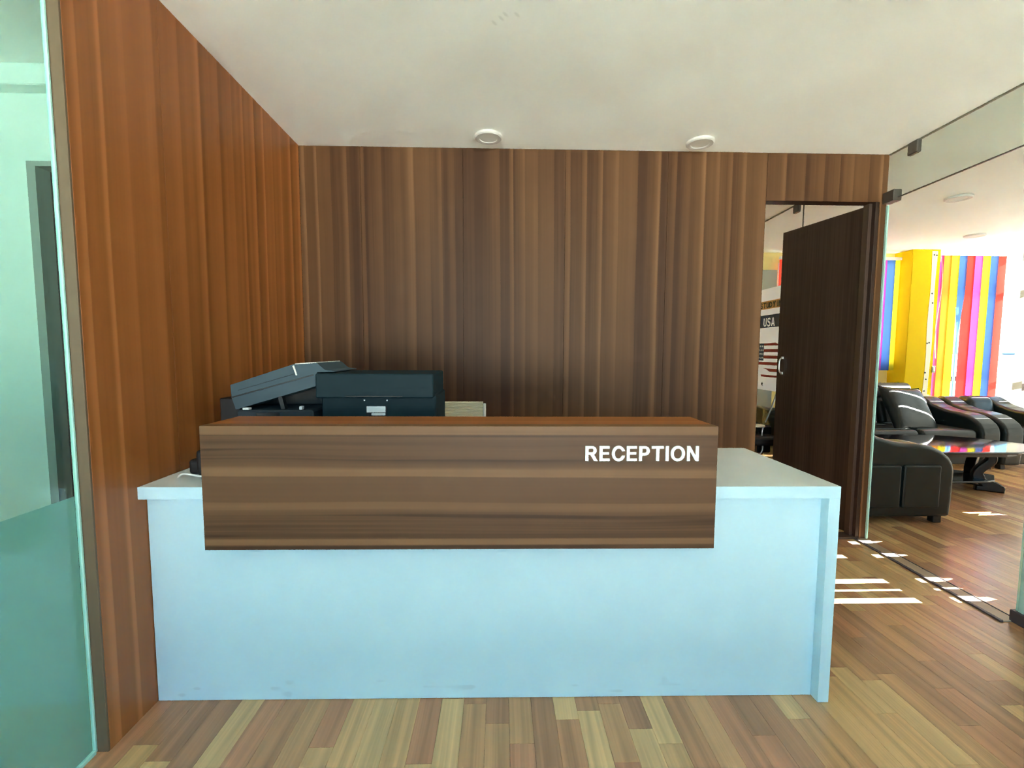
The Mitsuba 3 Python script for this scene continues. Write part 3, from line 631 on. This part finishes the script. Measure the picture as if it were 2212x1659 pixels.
# ------------------------------------------------------------------ sofas: local u from back (0) to front (.77), w along the width
ARM = [(0, .05), (0, .69), (.03, .705), (.08, .70), (.15, .664), (.20, .630), (.32, .596), (.40, .583), (.50, .579), (.60, .560), (.67, .528), (.726, .486), (.756, .442), (.770, .39), (.768, .18), (.758, .06), (.74, .05)]
def sofa(name, label, category, width, place, seats, side_pads=False, headrests=()):
    t = thing(name, label, category)
    P = lambda m: moved(m, place)
    arm = Polygon(ARM).buffer(.012).buffer(-.012)
    AW = .21
    for k, w0 in enumerate((0, width - AW)):
        m = pillow_extrude(arm, AW, .035); v = np.array(m.vertices); m.vertices = np.c_[v[:, 0], w0 + v[:, 2], v[:, 1]]; m.fix_normals()
        ak = obj('arm', P(m), 'm_leather', t, smooth=50)
        if side_pads and k == 0:
            for u0, u1 in ((.03, .362), (.378, .648)):
                obj('side_pad', P(rbox([u0, -.022, .125], [u1, .05, .432], .016)), 'm_leather', ak, smooth=50, label='raised square leather pad on the arm')
    obj('base', P(cbox([.04, AW - .02, .05], [.70, width - AW + .02, .27], .01)), 'm_leather', t)
    obj('back_frame', P(rbox([0, AW - .02, .06], [.16, width - AW + .02, .66], .04)), 'm_leather', t, smooth=50)
    sw_ = (width - 2 * AW) / seats
    for k in range(seats):
        w0 = AW + k * sw_
        obj('seat_cushion', P(rbox([.14, w0 + .004, .25], [.745, w0 + sw_ - .004, .42], .05)), 'm_leather', t, smooth=50)
        m = rbox([.06, w0 + .006, .38], [.25, w0 + sw_ - .006, .715], .07)
        obj('back_cushion', P(moved(m, lambda v: np.c_[v[:, 0] - .25 * (v[:, 2] - .45), v[:, 1], v[:, 2]])), 'm_leather', t, smooth=50)
    for w0, w1 in headrests:
        hr = pillow_extrude(affinity.translate(Point(0, 0).buffer(.078, 20), .09, .79), w1 - w0, .03); v = np.array(hr.vertices); hr.vertices = np.c_[v[:, 0], w0 + v[:, 2], v[:, 1]]; hr.fix_normals()
        obj('headrest', P(hr), 'm_leather_grey', t, smooth=50, label='grey black bolster headrest')
    for u, w0 in ((.05, .03), (.05, width - .08), (.66, .03), (.66, width - .08)):
        obj('foot', P(cbox([u, w0, 0], [u + .06, w0 + .05, .055], .004)), 'm_black', t)
    return t
# faces +x, back against the glass
sofa('sofa', 'black leather sofa nearest the glass, its rolled arm with two square pads towards the desk', 'sofa', 1.25, lambda v: np.c_[2.45 + v[:, 0], 3.0 + v[:, 1], v[:, 2]], 2, True)
# faces the camera in front of the yellow column
sofa('sofa', 'black leather sofa with a bolster headrest in front of the yellow column', 'sofa', 1.66, lambda v: np.c_[3.52 + v[:, 1], 5.17 - v[:, 0], v[:, 2]], 2, False, [(.75, 1.25)])
sofa('armchair', 'black leather armchair in the bright corner beside the sofa with the bolster', 'armchair', .74, lambda v: np.c_[5.22 + v[:, 1], 5.17 - v[:, 0], v[:, 2]], 1)

def cushion(label, centre, size, tilt, turn, lean=0):
    n = 22; g = np.linspace(-1, 1, n); U, V = np.meshgrid(g, g)
    th = ((1 - U ** 4) * (1 - V ** 4)) ** .55
    pin = 1 - .10 * (1 - U ** 2 * 0) * (V ** 2 * (1 - U ** 2) + U ** 2 * (1 - V ** 2))
    top = np.stack([U * pin * size / 2, V * pin * size / 2, th * .075], -1).reshape(-1, 3); bot = top * [1, 1, -1]
    f = []
    for i in range(n - 1):
        for j in range(n - 1):
            q = [i * n + j, i * n + j + 1, (i + 1) * n + j + 1, (i + 1) * n + j]; f += [[q[0], q[1], q[2]], [q[0], q[2], q[3]]]
    f = np.array(f); m = trimesh.Trimesh(np.vstack([top, bot]), np.vstack([f, f[:, ::-1] + n * n]), process=False); m.merge_vertices()
    R = trimesh.transformations.euler_matrix(math.radians(90 - tilt), math.radians(lean), math.radians(turn), 'sxyz'); R[:3, 3] = centre
    m.apply_transform(R); m.fix_normals()
    k = key_of('cushion'); scene[k] = mikit.ply(m, 'm_leather', smooth=True); labels[k] = {'label': label, 'category': 'cushion'}
cushion('black leather cushion leaning on the back of the sofa, right of its bolster', (4.44, 4.69, .60), .56, 30, 8, 4)
cushion('black leather cushion half hidden behind the door frame on the far sofa', (3.72, 4.72, .59), .42, 30, -6, -6)

# ------------------------------------------------------------------ coffee table
ct = thing('coffee_table', 'low black coffee table with a glossy top and carved legs before the sofas', 'table')
top = Polygon([(3.50, 3.53), (4.27, 3.52), (4.42, 3.57), (4.72, 3.84), (4.57, 4.10), (4.28, 4.27), (3.58, 4.28), (3.46, 4.16), (3.44, 3.62)])
m = pillow_extrude(top.buffer(.02).buffer(-.0), .022, .008, 3); obj('glass_top', moved(m, lambda v: v + [0, 0, .38]), 'm_table_gloss', ct, smooth=40, label='glossy black glass top')
obj('apron', moved(extrude(top.buffer(-.05), .035), lambda v: v + [0, 0, .345]), 'm_table_wood', ct)
SL = LineString(spline([(0, .345), (.03, .28), (-.03, .20), (-.055, .12), (.0, .075), (.07, .05)], 40)).buffer(.034)
SL = union_all([SL, affinity.translate(Point(0, 0).buffer(.042, 16), -.045, .12), sbox(-.05, 0, .11, .035).buffer(.012).intersection(sbox(-1, 0, 1, 1)), affinity.translate(Point(0, 0).buffer(.035, 16), .09, .035)])
for (lx, ly, an) in ((3.62, 3.72, 200), (4.30, 3.76, -35), (4.42, 3.98, 30), (3.66, 4.12, 150)):
    m = pillow_extrude(SL, .075, .014); v = np.array(m.vertices); ca, sa = math.cos(math.radians(an)), math.sin(math.radians(an))
    m.vertices = np.c_[lx + v[:, 0] * ca - (v[:, 2] - .037) * sa, ly + v[:, 0] * sa + (v[:, 2] - .037) * ca, v[:, 1]]; m.fix_normals()
    obj('leg', m, 'm_table_wood', ct, smooth=50, label='carved scroll leg')
obj('shelf', moved(pillow_extrude(top.buffer(-.16), .022, .008, 3), lambda v: v + [0, 0, .085]), 'm_table_gloss', ct, smooth=40)
